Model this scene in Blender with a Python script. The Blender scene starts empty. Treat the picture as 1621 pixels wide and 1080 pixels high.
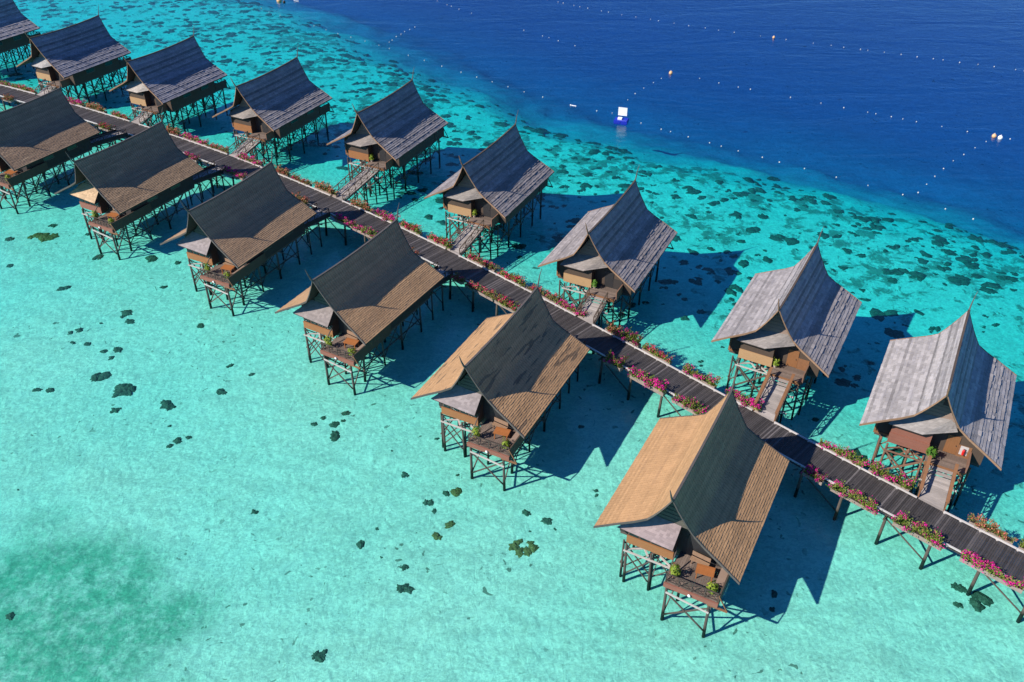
import bpy, math, random
from mathutils import Vector, Matrix, noise
C = bpy.context.scene.collection
R = math.radians
SC = bpy.context.scene
random.seed(7)

# ------------------------------------------------------------------ mesh helper
class MB:
    def __init__(s): s.v = []; s.f = []; s.m = []
    def face(s, pts, m=0):
        i = len(s.v); s.v += [tuple(p) for p in pts]; s.f.append(tuple(range(i, i+len(pts)))); s.m.append(m)
    def poly(s, vs, fs, m=0):
        i = len(s.v); s.v += [tuple(p) for p in vs]
        for f in fs: s.f.append(tuple(i+k for k in f)); s.m.append(m)
    def hexa(s, a, m=0):            # 8 points: bottom ring, top ring
        s.poly(a, [(3,2,1,0),(4,5,6,7),(0,1,5,4),(1,2,6,5),(2,3,7,6),(3,0,4,7)], m)
    def box(s, x0, x1, y0, y1, z0, z1, m=0):
        s.hexa([(x0,y0,z0),(x1,y0,z0),(x1,y1,z0),(x0,y1,z0),(x0,y0,z1),(x1,y0,z1),(x1,y1,z1),(x0,y1,z1)], m)
    def bar(s, p, q, w, h, m=0, up=(0,0,1)):   # rectangular bar p->q
        p = Vector(p); q = Vector(q); d = (q-p).normalized(); up = Vector(up)
        if abs(d.dot(up)) > .98: up = Vector((0,1,0))
        a = d.cross(up).normalized()*(w/2); b = a.cross(d).normalized()*(h/2)
        s.hexa([p-a-b, p+a-b, p+a+b, p-a+b, q-a-b, q+a-b, q+a+b, q-a+b], m)
    def tube(s, pts, rs, n=7, m=0):
        pts = [Vector(p) for p in pts]
        if not hasattr(rs, '__len__'): rs = [rs]*len(pts)
        vs = []; fs = []
        for i, p in enumerate(pts):
            d = (pts[min(i+1, len(pts)-1)]-pts[max(i-1, 0)]).normalized()
            up = Vector((0,0,1)) if abs(d.z) < .9 else Vector((1,0,0))
            a = d.cross(up).normalized(); b = d.cross(a)
            for k in range(n):
                t = 2*math.pi*k/n; vs.append(p+a*math.cos(t)*rs[i]+b*math.sin(t)*rs[i])
        for i in range(len(pts)-1):
            for k in range(n):
                fs.append((i*n+k, i*n+(k+1)%n, (i+1)*n+(k+1)%n, (i+1)*n+k))
        fs.append(tuple(range(n))); fs.append(tuple((len(pts)-1)*n+k for k in reversed(range(n))))
        s.poly(vs, fs, m)
    def prism(s, poly, d, m=0):     # planar polygon pushed along vector d
        n = len(poly); d = Vector(d); a = [Vector(p) for p in poly]; b = [p+d for p in a]
        s.poly(a+b, [tuple(reversed(range(n))), tuple(range(n, 2*n))]+[(i, (i+1)%n, n+(i+1)%n, n+i) for i in range(n)], m)
    def mesh(s, name, mats):
        me = bpy.data.meshes.new(name); me.from_pydata(s.v, [], s.f)
        for m in mats: me.materials.append(m)
        if len(mats) > 1: me.polygons.foreach_set('material_index', s.m)
        if hasattr(s, 't'): me.attributes.new('row_tone', 'FLOAT', 'FACE').data.foreach_set('value', s.t)
        me.update(); return me
    def build(s, name, mats, parent=None, smooth=False, fix=True):
        if not isinstance(mats, (list, tuple)): mats = [mats]
        me = s.mesh(name, mats)
        if fix: fixnormals(me)
        if smooth: me.polygons.foreach_set('use_smooth', [True]*len(me.polygons))
        return link(name, me, parent)

def fixnormals(me):
    import bmesh
    b = bmesh.new(); b.from_mesh(me); bmesh.ops.recalc_face_normals(b, faces=b.faces); b.to_mesh(me); b.free()
def link(name, data, parent=None):
    o = bpy.data.objects.new(name, data); C.objects.link(o)
    if parent: o.parent = parent
    return o
def tag(o, label, cat, group=None, kind=None):
    if label: o['label'] = label
    if cat: o['category'] = cat
    if group: o['group'] = group
    if kind: o['kind'] = kind
    return o
def empty(name, loc, rz=0):
    o = link(name, None); o.location = loc; o.rotation_euler = (0, 0, rz); o.empty_display_size = .3; return o
def copy_tree(o, parent=None):
    c = o.copy(); C.objects.link(c)
    if parent: c.parent = parent
    for ch in list(o.children): copy_tree(ch, c)
    return c

# ------------------------------------------------------------------ materials
def new_mat(name):
    m = bpy.data.materials.new(name); m.use_nodes = True
    nt = m.node_tree; nt.nodes.clear()
    out = nt.nodes.new('ShaderNodeOutputMaterial')
    return m, nt, out
class G:
    """tiny node helper"""
    def __init__(s, nt): s.nt = nt
    def n(s, t, ins=None, **kw):
        x = s.nt.nodes.new('ShaderNode'+t)
        for k, v in kw.items(): setattr(x, k, v)
        for k, v in (ins or {}).items(): s.set(x, k, v)
        return x
    def set(s, x, k, v):
        if isinstance(v, bpy.types.NodeSocket): s.nt.links.new(v, x.inputs[k])
        else: x.inputs[k].default_value = v
    def math(s, op, a, b=0.0, c=0.0, clamp=False):
        x = s.n('Math', operation=op, use_clamp=clamp); s.set(x, 0, a); s.set(x, 1, b)
        if op in ('MULTIPLY_ADD', 'SMOOTH_MIN', 'COMPARE'): s.set(x, 2, c)
        return x.outputs[0]
    def ramp(s, v, lo, hi, a=0.0, b=1.0):
        x = s.n('MapRange', interpolation_type='SMOOTHSTEP'); s.set(x, 'Value', v)
        s.set(x, 'From Min', lo); s.set(x, 'From Max', hi); s.set(x, 'To Min', a); s.set(x, 'To Max', b); return x.outputs[0]
    def mix(s, f, a, b, mode='MIX'):
        x = s.n('Mix', data_type='RGBA', blend_type=mode); s.set(x, 0, f); s.set(x, 6, a); s.set(x, 7, b); return x.outputs[2]
    def noise(s, vec, scale, detail=3.0, rough=.55, dist=0.0):
        x = s.n('TexNoise'); s.set(x, 'Vector', vec); s.set(x, 'Scale', scale); s.set(x, 'Detail', detail)
        s.set(x, 'Roughness', rough); s.set(x, 'Distortion', dist); return x.outputs['Fac']
    def mapping(s, vec, scale=(1,1,1), rot=(0,0,0), loc=(0,0,0)):
        x = s.n('Mapping'); s.set(x, 'Vector', vec); x.inputs['Scale'].default_value = scale
        x.inputs['Rotation'].default_value = rot; x.inputs['Location'].default_value = loc; return x.outputs[0]
def c4(c): return (c[0], c[1], c[2], 1)

def wood(name, col, var=.25, rough=.75, grain=(1.5,1.5,1.5), island=.3, pale=0.0, wet=False, spec=.3, bump=.3, gscale=3.0):
    m, nt, out = new_mat(name); g = G(nt)
    tc = g.n('TexCoord'); geo = g.n('NewGeometry'); oi = g.n('ObjectInfo')
    sh = g.n('VectorMath', operation='MULTIPLY_ADD'); g.set(sh, 0, oi.outputs['Random']); g.set(sh, 1, (31,17,23)); g.set(sh, 2, tc.outputs['Object'])
    v = g.mapping(sh.outputs[0], grain)
    n1 = g.noise(v, gscale, 5, .6); n2 = g.noise(sh.outputs[0], .7, 3)
    f = g.math('MULTIPLY_ADD', n1, 2*var, 1-var)
    f = g.math('MULTIPLY', f, g.math('MULTIPLY_ADD', n2, 1.2*var, 1-.6*var))
    f = g.math('MULTIPLY', f, g.math('MULTIPLY_ADD', geo.outputs['Random Per Island'], island, 1-island/2))
    if pale: f = g.math('MULTIPLY', f, g.math('MULTIPLY_ADD', g.math('GREATER_THAN', g.math('FRACT', g.math('MULTIPLY', geo.outputs['Random Per Island'], 37.0)), .93), pale, 1.0))
    col_o = g.mix(1.0, c4(col), f, 'MULTIPLY')
    if wet:     # dark green weed line where the timber meets the water
        sep = g.n('SeparateXYZ'); g.set(sep, 0, geo.outputs['Position'])
        w = g.ramp(g.math('ADD', sep.outputs[2], g.math('MULTIPLY', n2, .5)), 1.05, .55)
        col_o = g.mix(w, col_o, (.012,.02,.014,1))
    b = g.n('BsdfPrincipled', {'Base Color': col_o, 'Roughness': rough})
    b.inputs['Specular IOR Level'].default_value = spec
    if bump:
        bp = g.n('Bump', {'Strength': bump, 'Distance': .02, 'Height': n1}); g.set(b, 'Normal', bp.outputs[0])
    nt.links.new(b.outputs[0], out.inputs[0]); return m

def shingle(name, rough, dark_gap, fine, rows=True):
    """roof tiles; the roof object carries its colour, its patch colour and how much of it is patched"""
    m, nt, out = new_mat(name); g = G(nt)
    tc = g.n('TexCoord'); geo = g.n('NewGeometry'); oi = g.n('ObjectInfo')
    at = g.n('Attribute', attribute_type='OBJECT', attribute_name='patch_tint')
    am = g.n('Attribute', attribute_type='OBJECT', attribute_name='patch_amount')
    sh = g.n('VectorMath', operation='MULTIPLY_ADD'); g.set(sh, 0, oi.outputs['Random']); g.set(sh, 1, (0,91,57)); g.set(sh, 2, tc.outputs['Object'])
    ps = g.noise(g.mapping(sh.outputs[0], (2.2,.28,2.2)), 1.3, 2, .5)
    pf = g.math('MULTIPLY', g.ramp(ps, .60, .63), am.outputs['Fac'])
    rnd = geo.outputs['Random Per Island']
    n1 = g.noise(sh.outputs[0], .5, 4); n2 = g.noise(g.mapping(sh.outputs[0], (1,6,1)), 5, 4, .65)
    col = g.mix(pf, oi.outputs['Color'], at.outputs['Color'])
    f = g.math('MULTIPLY', g.math('MULTIPLY_ADD', rnd, dark_gap, 1-dark_gap/2), g.math('MULTIPLY_ADD', n1, .5, .75))
    f = g.math('MULTIPLY', f, g.math('MULTIPLY_ADD', n2, fine, 1-fine/2))
    if rows: f = g.math('MULTIPLY', f, g.n('Attribute', attribute_name='row_tone').outputs['Fac'])
    col = g.mix(1.0, col, f, 'MULTIPLY')
    b = g.n('BsdfPrincipled', {'Base Color': col, 'Roughness': rough}); b.inputs['Specular IOR Level'].default_value = .25
    bp = g.n('Bump', {'Strength': .35, 'Distance': .02, 'Height': n2}); g.set(b, 'Normal', bp.outputs[0])
    nt.links.new(b.outputs[0], out.inputs[0]); return m

def plain(name, col, rough=.6, var=.1, metal=0.0, trans=0.0):
    m, nt, out = new_mat(name); g = G(nt)
    tc = g.n('TexCoord'); geo = g.n('NewGeometry')
    n1 = g.noise(tc.outputs['Object'], 4, 4)
    f = g.math('MULTIPLY', g.math('MULTIPLY_ADD', n1, 2*var, 1-var), g.math('MULTIPLY_ADD', geo.outputs['Random Per Island'], 2*var, 1-var))
    b = g.n('BsdfPrincipled', {'Base Color': g.mix(1.0, c4(col), f, 'MULTIPLY'), 'Roughness': rough, 'Metallic': metal})
    nt.links.new(b.outputs[0], out.inputs[0]); return m

def leafmat(name, a, b_, tr=.25):
    m, nt, out = new_mat(name); g = G(nt)
    geo = g.n('NewGeometry')
    col = g.mix(geo.outputs['Random Per Island'], c4(a), c4(b_))
    d = g.n('BsdfPrincipled', {'Base Color': col, 'Roughness': .55}); d.inputs['Specular IOR Level'].default_value = .2
    t = g.n('BsdfTranslucent', {'Color': col})
    mx = g.n('MixShader'); g.set(mx, 0, tr); nt.links.new(d.outputs[0], mx.inputs[1]); nt.links.new(t.outputs[0], mx.inputs[2])
    nt.links.new(mx.outputs[0], out.inputs[0]); return m

M = {}
M['stilt'] = wood('stilt_timber', (.095,.075,.062), .35, .8, (3,3,.5), .3, wet=True)
M['stilt_brown'] = wood('stilt_timber_brown', (.20,.11,.075), .3, .8, (3,3,.5), .3, wet=True)
M['pale'] = wood('pale_timber', (.45,.41,.38), .25, .8, (.6,3,3), .2)
M['deck_dark'] = wood('boardwalk_plank', (.052,.046,.045), .35, .6, (.6,.6,1), .65, 1.1, spec=.35, gscale=5)
M['ramp'] = wood('ramp_plank', (.30,.265,.245), .3, .75, (1,4,1), .45)
M['veranda'] = wood('veranda_plank', (.16,.12,.10), .3, .7, (4,1,1), .45)
M['rail'] = wood('rail_timber', (.22,.105,.05), .3, .65, (2,2,2), .25)
M['rail_dark'] = wood('rail_timber_dark', (.07,.055,.045), .3, .7, (2,2,2), .25)
M['rail_grey'] = wood('rail_timber_grey', (.085,.06,.045), .3, .7, (2,2,2), .25)
M['kerb'] = wood('white_kerb_paint', (.50,.47,.45), .2, .6, (2,2,2), .15)
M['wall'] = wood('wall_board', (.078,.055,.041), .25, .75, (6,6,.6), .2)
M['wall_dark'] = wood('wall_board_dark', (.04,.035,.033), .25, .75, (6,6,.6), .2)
M['panel_tan'] = wood('tan_panel', (.40,.245,.125), .15, .65, (1,1,6), .1)
M['panel_orange'] = wood('orange_panel', (.29,.125,.05), .2, .6, (1,1,6), .1)
M['panel_red'] = wood('red_brown_panel', (.24,.10,.07), .25, .6, (.5,1,8), .2)
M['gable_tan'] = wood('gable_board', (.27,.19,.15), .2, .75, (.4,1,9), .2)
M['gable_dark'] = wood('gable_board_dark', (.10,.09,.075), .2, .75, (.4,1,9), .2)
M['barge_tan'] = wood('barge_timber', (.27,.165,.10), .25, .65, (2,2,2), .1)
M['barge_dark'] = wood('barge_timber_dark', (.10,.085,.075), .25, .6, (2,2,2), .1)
M['under'] = wood('roof_underside', (.05,.04,.033), .25, .8, (1,6,1), .1)
M['door'] = wood('door_board', (.23,.105,.045), .25, .5, (7,1,.5), .1)
M['tan'] = shingle('woven_roof_tile', .7, .14, .12)
M['grey'] = shingle('weathered_roof_shingle', .68, .34, .8)
M['awn'] = shingle('awning_shingle', .7, .35, .5, False)
M['glass'] = plain('dark_glass', (.01,.013,.016), .08, .02)
M['white'] = plain('white_plastic', (.8,.8,.8), .4, .04)
M['float'] = plain('float_foam', (.55,.55,.53), .6, .05)
M['blue'] = plain('blue_plastic', (.015,.03,.42), .35, .1)
M['yellow'] = plain('yellow_plastic', (.55,.36,.03), .45, .1)
M['red'] = plain('red_paint', (.62,.015,.015), .3, .05)
M['orange'] = plain('orange_float', (.70,.40,.20), .5, .08)
M['black'] = plain('black_rubber_and_shade', (.02,.02,.022), .6, .1)  # also colours the doors and doorways that stand in for shade
M['clay'] = plain('clay_pot', (.33,.15,.075), .75, .15)
M['palepot'] = plain('pale_pot', (.45,.37,.30), .7, .15)
M['trough'] = wood('planter_board', (.27,.21,.18), .3, .8, (2,2,2), .25)
M['soil'] = plain('soil', (.03,.022,.016), .95, .2)
M['table'] = wood('table_timber', (.33,.12,.04), .2, .45, (5,1,1), .15)
M['bench'] = wood('bench_timber', (.27,.17,.11), .3, .6, (5,1,1), .2)
M['leaf'] = leafmat('bougainvillea_leaf', (.10,.17,.02), (.24,.30,.05))
M['leaf_dry'] = leafmat('dry_leaf', (.20,.15,.05), (.16,.22,.05))
M['leaf_pot'] = leafmat('pot_plant_leaf', (.09,.17,.015), (.30,.36,.04))
M['leaf_deep'] = leafmat('deep_green_leaf', (.04,.12,.015), (.12,.26,.03))
M['magenta'] = leafmat('magenta_bract', (.55,.006,.17), (.80,.02,.36))
M['coral_pink'] = leafmat('salmon_bract', (.62,.10,.10), (.70,.26,.17))
M['pinkred'] = leafmat('crimson_bract', (.55,.02,.09), (.80,.06,.20))
M['stem'] = plain('stem', (.12,.08,.04), .8, .2)

# ------------------------------------------------------------------ camera, sun, sky
F_PX, PITCH, ROLL, CAM_H = 1425.1, 36.0046, -.2773, 50.774
SUN_AZ, SUN_EL = -113.4, 37.46
cam = bpy.data.cameras.new('camera'); cam.sensor_width = 36; cam.lens = 36*F_PX/1621; cam.clip_end = 6000; cam.clip_start = .5
co = bpy.data.objects.new('camera', cam); C.objects.link(co); SC.camera = co
th = R(PITCH); ro = R(ROLL)
r0 = Vector((1,0,0)); u0 = Vector((0, math.sin(th), math.cos(th))); f0 = Vector((0, math.cos(th), -math.sin(th)))
rv = r0*math.cos(ro)-u0*math.sin(ro); uv = r0*math.sin(ro)+u0*math.cos(ro)
co.matrix_world = Matrix(((rv.x,uv.x,-f0.x,0),(rv.y,uv.y,-f0.y,0),(rv.z,uv.z,-f0.z,CAM_H),(0,0,0,1)))
sd = Vector((math.sin(R(SUN_AZ))*math.cos(R(SUN_EL)), math.cos(R(SUN_AZ))*math.cos(R(SUN_EL)), math.sin(R(SUN_EL))))
sl = bpy.data.lights.new('sun', 'SUN'); sl.energy = 5.0; sl.angle = R(.5); sl.color = (1,.93,.82)
so = bpy.data.objects.new('sun', sl); C.objects.link(so); so.rotation_euler = sd.to_track_quat('Z', 'Y').to_euler()
w = bpy.data.worlds.new('World'); SC.world = w; w.use_nodes = True
bg = w.node_tree.nodes['Background']; st = w.node_tree.nodes.new('ShaderNodeTexSky'); st.sky_type = 'NISHITA'
st.sun_disc = False; st.sun_elevation = R(SUN_EL); st.sun_rotation = R(SUN_AZ); st.air_density = 1.0; st.dust_density = 0.0; st.ozone_density = 3.0
tn = w.node_tree.nodes.new('ShaderNodeMix'); tn.data_type = 'RGBA'; tn.blend_type = 'MULTIPLY'; tn.inputs[0].default_value = 1; tn.inputs[7].default_value = (.37,.71,1.14,1)   # deep tropical blue sky
w.node_tree.links.new(st.outputs[0], tn.inputs[6]); w.node_tree.links.new(tn.outputs[2], bg.inputs[0]); bg.inputs[1].default_value = .095
vs_ = SC.view_settings; vs_.view_transform = 'Standard'; vs_.look = 'None'; vs_.gamma = 1; vs_.exposure = 0.48
SC.cycles.max_bounces = 8; SC.cycles.transparent_max_bounces = 16; SC.cycles.volume_bounces = 0
SC.cycles.caustics_reflective = False; SC.cycles.caustics_refractive = False

# ------------------------------------------------------------------ sea bed and water
BED, SEA = -.5, .4
EDGE = [(-150,262),(-95,222),(-60,200),(-43,185),(-29,167),(-19,153),(-10,144),(-1,134),(6,128),(16,121),(23,117),(30,114),(38.5,108.7),(47,102.5),(54,98.5),(61,92.5),(73,78.5),(90,50),(140,0)]
def edge_dist(x, y):        # >0 on the deep side of the reef edge
    best = 1e9; sg = 1
    for (ax,ay),(bx,by) in zip(EDGE[:-1], EDGE[1:]):
        dx, dy = bx-ax, by-ay; t = max(0, min(1, ((x-ax)*dx+(y-ay)*dy)/(dx*dx+dy*dy)))
        px, py = ax+t*dx-x, ay+t*dy-y; d = px*px+py*py
        if d < best: best = d; sg = 1 if (dx*(y-ay)-dy*(x-ax)) > 0 else -1
    return sg*math.sqrt(best)
def sstep(a, b, x):
    t = max(0, min(1, (x-a)/(b-a))); return t*t*(3-2*t)
KERB = [(-90.5,137.9),(-81.19,132.98),(-76.44,130.45),(-71.7,127.91),(-66.99,125.33),(-62.32,122.71),(-57.7,120.02),(-53.12,117.28),(-48.6,114.47),(-44.13,111.58),(-39.72,108.63),(-35.37,105.6),(-31.08,102.5),(-26.86,99.31),(-22.69,96.05),(-18.58,92.72),(-14.53,89.31),(-10.53,85.84),(-6.58,82.3),(-2.68,78.71),(1.18,75.06),(5.0,71.37),(8.8,67.65),(12.58,63.9),(16.35,60.14),(20.13,56.38),(23.91,52.64),(27.71,48.92),(31.56,45.25),(35.45,41.65),(39.37,38.08)]
K0 = 10.55      # extra length put in front of the measured kerb line
kc = [0.0]
for a, b in zip(KERB[:-1], KERB[1:]): kc.append(kc[-1]+math.hypot(b[0]-a[0], b[1]-a[1]))
K0 = kc[1]
def kerb_at(s, off=0.0, z=0.0):     # s along the far kerb line (0 = first measured point); off to the camera side
    s += K0; i = 0
    while i < len(kc)-2 and kc[i+1] < s: i += 1
    t = (s-kc[i])/(kc[i+1]-kc[i]); a = Vector(KERB[i]); b = Vector(KERB[i+1]); p = a.lerp(b, t)
    d0 = (Vector(KERB[min(i+1,len(KERB)-1)])-Vector(KERB[max(i-0,0)])).normalized()
    j = min(max(i+(1 if t > .5 else -1), 0), len(KERB)-2)
    d1 = (Vector(KERB[j+1])-Vector(KERB[j])).normalized(); wgt = abs(t-.5)
    d = (d0*(1-wgt)+d1*wgt).normalized()
    n = Vector((d.y, -d.x)); p = p+n*off
    return Vector((p.x, p.y, z)), Vector((d.x, d.y, 0)), Vector((n.x, n.y, 0))
def kerb_off(x, y):         # >0 on the deep-water side of the boardwalk
    best = 1e9; sg = 1
    for (ax,ay),(bx,by) in zip(KERB[:-1], KERB[1:]):
        dx, dy = bx-ax, by-ay; t = max(0, min(1, ((x-ax)*dx+(y-ay)*dy)/(dx*dx+dy*dy)))
        d = (ax+t*dx-x)**2+(ay+t*dy-y)**2
        if d < best: best = d; sg = 1 if (dx*(y-ay)-dy*(x-ax)) > 0 else -1
    return sg*math.sqrt(best)

def reef_density(x, y):
    e = -edge_dist(x, y); k = kerb_off(x, y)
    if k < -1: return 0.0
    d = .60*sstep(2, 17, k)*sstep(-6, 4, e)
    d *= 1+.3*sstep(26, 10, e)
    return min(d, 1)
def grass_density(x, y):
    d = 1-math.hypot((x+33.0)/12.5, (y-36.0)/10.5)
    return sstep(-.16, .34, d+.42*(noise.noise((x*.22, y*.22, 3))))
def bed_z(x, y):
    e = edge_dist(x, y)+3.4*noise.noise((x*.09, y*.09, 0))+1.6*noise.noise((x*.35, y*.35, 5))
    z = BED - .5*sstep(-16, 0, e) - 3.2*sstep(-7, 9, e) - 5.8*sstep(2, 28, e) - 2.6*sstep(16, 60, e)
    z -= 1.0*sstep(-3, 24, kerb_off(x, y)) if e < 25 else 1.0
    z += .10*noise.noise((x*.08, y*.08, 7))+.04*noise.noise((x*.4, y*.4, 9))
    return z
def axis(lo, hi, step, far):
    a = [lo+i*step for i in range(int((hi-lo)/step)+1)]
    out_l = []; s = step; x = lo
    while x > -far: s *= 1.5; x -= s; out_l.append(x)
    out_r = []; s = step; x = a[-1]
    while x < far: s *= 1.5; x += s; out_r.append(x)
    return out_l[::-1]+a+out_r
xs = axis(-118, 120, 1.25, 2600); ys = axis(18, 215, 1.25, 2600)
vs = []; dens = []; gr = []
for y in ys:
    for x in xs:
        near_ = -200 < x < 200 and -20 < y < 320
        vs.append((x, y, bed_z(x, y) if near_ else (BED if edge_dist(x, y) < 0 else BED-12.1)))
        dens.append(reef_density(x, y) if near_ else 0); gr.append(grass_density(x, y) if near_ else 0)
nx = len(xs)
fs = [(j*nx+i, j*nx+i+1, (j+1)*nx+i+1, (j+1)*nx+i) for j in range(len(ys)-1) for i in range(nx-1)]
me = bpy.data.meshes.new('seabed'); me.from_pydata(vs, [], fs)
for nm, data in (('reef', dens), ('grass', gr)):
    at = me.attributes.new(nm, 'FLOAT', 'POINT'); at.data.foreach_set('value', data)
me.polygons.foreach_set('use_smooth', [True]*len(me.polygons)); me.update()

m, nt, out = new_mat('sand_and_reef'); g = G(nt)
geo = g.n('NewGeometry'); P = geo.outputs['Position']
reef = g.n('Attribute', attribute_name='reef').outputs['Fac']; grass = g.n('Attribute', attribute_name='grass').outputs['Fac']
warp = g.n('VectorMath', operation='MULTIPLY_ADD'); wn = g.n('TexNoise', {'Vector': P, 'Scale': .5, 'Detail': 2.0}); g.set(warp, 0, wn.outputs['Color']); g.set(warp, 1, (2.2,2.2,0)); g.set(warp, 2, P)
nA = g.noise(warp.outputs[0], .52, 6, .66); nB = g.noise(P, 1.1, 4, .6); nC = g.noise(P, .09, 3, .5)
comb = g.math('ADD', g.math('MULTIPLY', nA, .75), g.math('MULTIPLY', nC, .35))
thr = g.math('MULTIPLY_ADD', reef, -.27, .765)
rm = g.math('MULTIPLY', g.ramp(g.math('SUBTRACT', comb, thr), -.025, .06), g.ramp(reef, .02, .2))
big = g.noise(P, .05, 4, .6)
sand = g.mix(big, (.72,.68,.50,1), (.86,.83,.63,1))
sand = g.mix(g.ramp(g.noise(P, 2.2, 3, .6), .66, .74, 0, .35), sand, (.20,.20,.13,1))
speck = g.ramp(g.noise(warp.outputs[0], 1.6, 2, .5), .665, .70)
speck = g.math('MULTIPLY', speck, g.ramp(nC, .44, .60))
sand = g.mix(g.math('MULTIPLY', speck, .75), sand, (.08,.10,.06,1))
gm = g.math('MULTIPLY', grass, g.ramp(g.noise(P, .9, 5, .7), .30, .62, .25, .95))
col = g.mix(gm, sand, (.16,.40,.24,1))
reefc = g.mix(nB, (.06,.10,.065,1), (.19,.18,.10,1))
col = g.mix(g.math('MULTIPLY', rm, .72), col, reefc)
# sand ripple bump, shaped to imitate the web of caustic light
rp = g.noise(g.mapping(P, (1.0,.62,1), (0,0,.5)), 1.5, 3, .6, .9)
v1 = g.n('TexVoronoi', {'Vector': warp.outputs[0], 'Scale': 1.7}, feature='SMOOTH_F1').outputs['Distance']
h = g.math('ADD', g.math('MULTIPLY', rp, .6), g.math('MULTIPLY', v1, .55))
h = g.math('ADD', h, g.math('MULTIPLY', rm, .5))
bp = g.n('Bump', {'Strength': .6, 'Distance': .17, 'Height': h})
b = g.n('BsdfDiffuse', {'Color': col, 'Normal': bp.outputs[0]})
nt.links.new(b.outputs[0], out.inputs[0]); me.materials.append(m)
tag(link('seabed', me), None, None, kind='structure')

# the body of water: a closed box whose clear blue-green medium takes out red, then green light
m, nt, out = new_mat('sea_water'); g = G(nt)
geo = g.n('NewGeometry'); P = geo.outputs['Position']
n1 = g.noise(g.mapping(P, (1,1.7,1), (0,0,-.35)), .55, 4, .6, .4); n2 = g.noise(g.mapping(P, (1,1.5,1), (0,0,-.35)), 2.6, 3, .6, 1.4)
n3 = g.noise(g.mapping(P, (.25,1,1), (0,0,-.2)), .16, 3, .6, .8)
hh = g.math('ADD', g.math('ADD', n1, g.math('MULTIPLY', n2, .3)), g.math('MULTIPLY', n3, 2.4))
bp = g.n('Bump', {'Strength': .24, 'Distance': .22, 'Height': hh})
ior = g.math('MULTIPLY_ADD', geo.outputs['Backfacing'], 1/1.33-1.33, 1.33)    # same reflectance seen from either side
fr = g.n('Fresnel', {'IOR': ior, 'Normal': bp.outputs[0]})
gl = g.n('BsdfGlossy', {'Color': (1,1,1,1), 'Roughness': .04, 'Normal': bp.outputs[0]})
caustic = g.ramp(g.math('ADD', g.math('MULTIPLY', n2, .65), g.math('MULTIPLY', n1, .35)), .42, .58, .79, 1.0)  # caustic light pattern painted into the water's transparency
tr = g.n('BsdfTransparent', {'Color': g.n('CombineColor', {0: caustic, 1: caustic, 2: caustic}).outputs[0]})
mx = g.n('MixShader'); g.set(mx, 0, fr.outputs[0]); nt.links.new(tr.outputs[0], mx.inputs[1]); nt.links.new(gl.outputs[0], mx.inputs[2])
nt.links.new(mx.outputs[0], out.inputs[0])
va = g.n('VolumeAbsorption')     # density x (1 - colour) per metre
KR, KG, KB = .52, .042, .0145
va.inputs['Density'].default_value = 1.0; va.inputs['Color'].default_value = (1-KR, 1-KG, 1-KB, 1)
nt.links.new(va.outputs[0], out.inputs['Volume'])
mb = MB(); mb.box(-2400, 2400, -2400, 2400, -22, SEA)
wt = mb.build('water', m); tag(wt, None, None, kind='structure')

# ------------------------------------------------------------------ hut prototypes
ZA, ZK, ZE, WK, WE = 10.14, 7.25, 5.30, 1.55, 4.97
PROF = [(0,ZA),(.38,ZA-.83),(.78,ZA-1.60),(1.16,ZA-2.27),(WK,ZK),(2.35,ZK-.52),(3.5,ZK-1.13),(WE,ZE)]
def yedge(t, front):        # roof edge in y, t: 0 ridge .. 1 knee .. 2 eave
    a = (-6.13,-5.62,-6.2) if front else (6.13,6.1,6.25)
    return a[0]+(a[1]-a[0])*t if t < 1 else a[1]+(a[2]-a[1])*(t-1)
SL = [0.0]
for a, b in zip(PROF[:-1], PROF[1:]): SL.append(SL[-1]+math.hypot(b[0]-a[0], b[1]-a[1]))
def prof(s):
    i = 0
    while i < len(SL)-2 and SL[i+1] < s: i += 1
    t = (s-SL[i])/(SL[i+1]-SL[i]); a, b = PROF[i], PROF[i+1]
    x = a[0]+(b[0]-a[0])*t; z = a[1]+(b[1]-a[1])*t
    l = math.hypot(b[0]-a[0], b[1]-a[1]); nrm = ((a[1]-b[1])/l, (b[0]-a[0])/l)
    tt = s/SL[4] if s <= SL[4] else 1+(s-SL[4])/(SL[-1]-SL[4])
    return x, z, nrm, tt
def sag(y, t): return -.22*(1-(y/6.13)**2)*max(0, 1-t)
def rp(side, s, y, off):
    x, z, n, t = prof(s); return Vector((side*(x+n[0]*off), y, z+n[1]*off+sag(y, t)))
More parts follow.
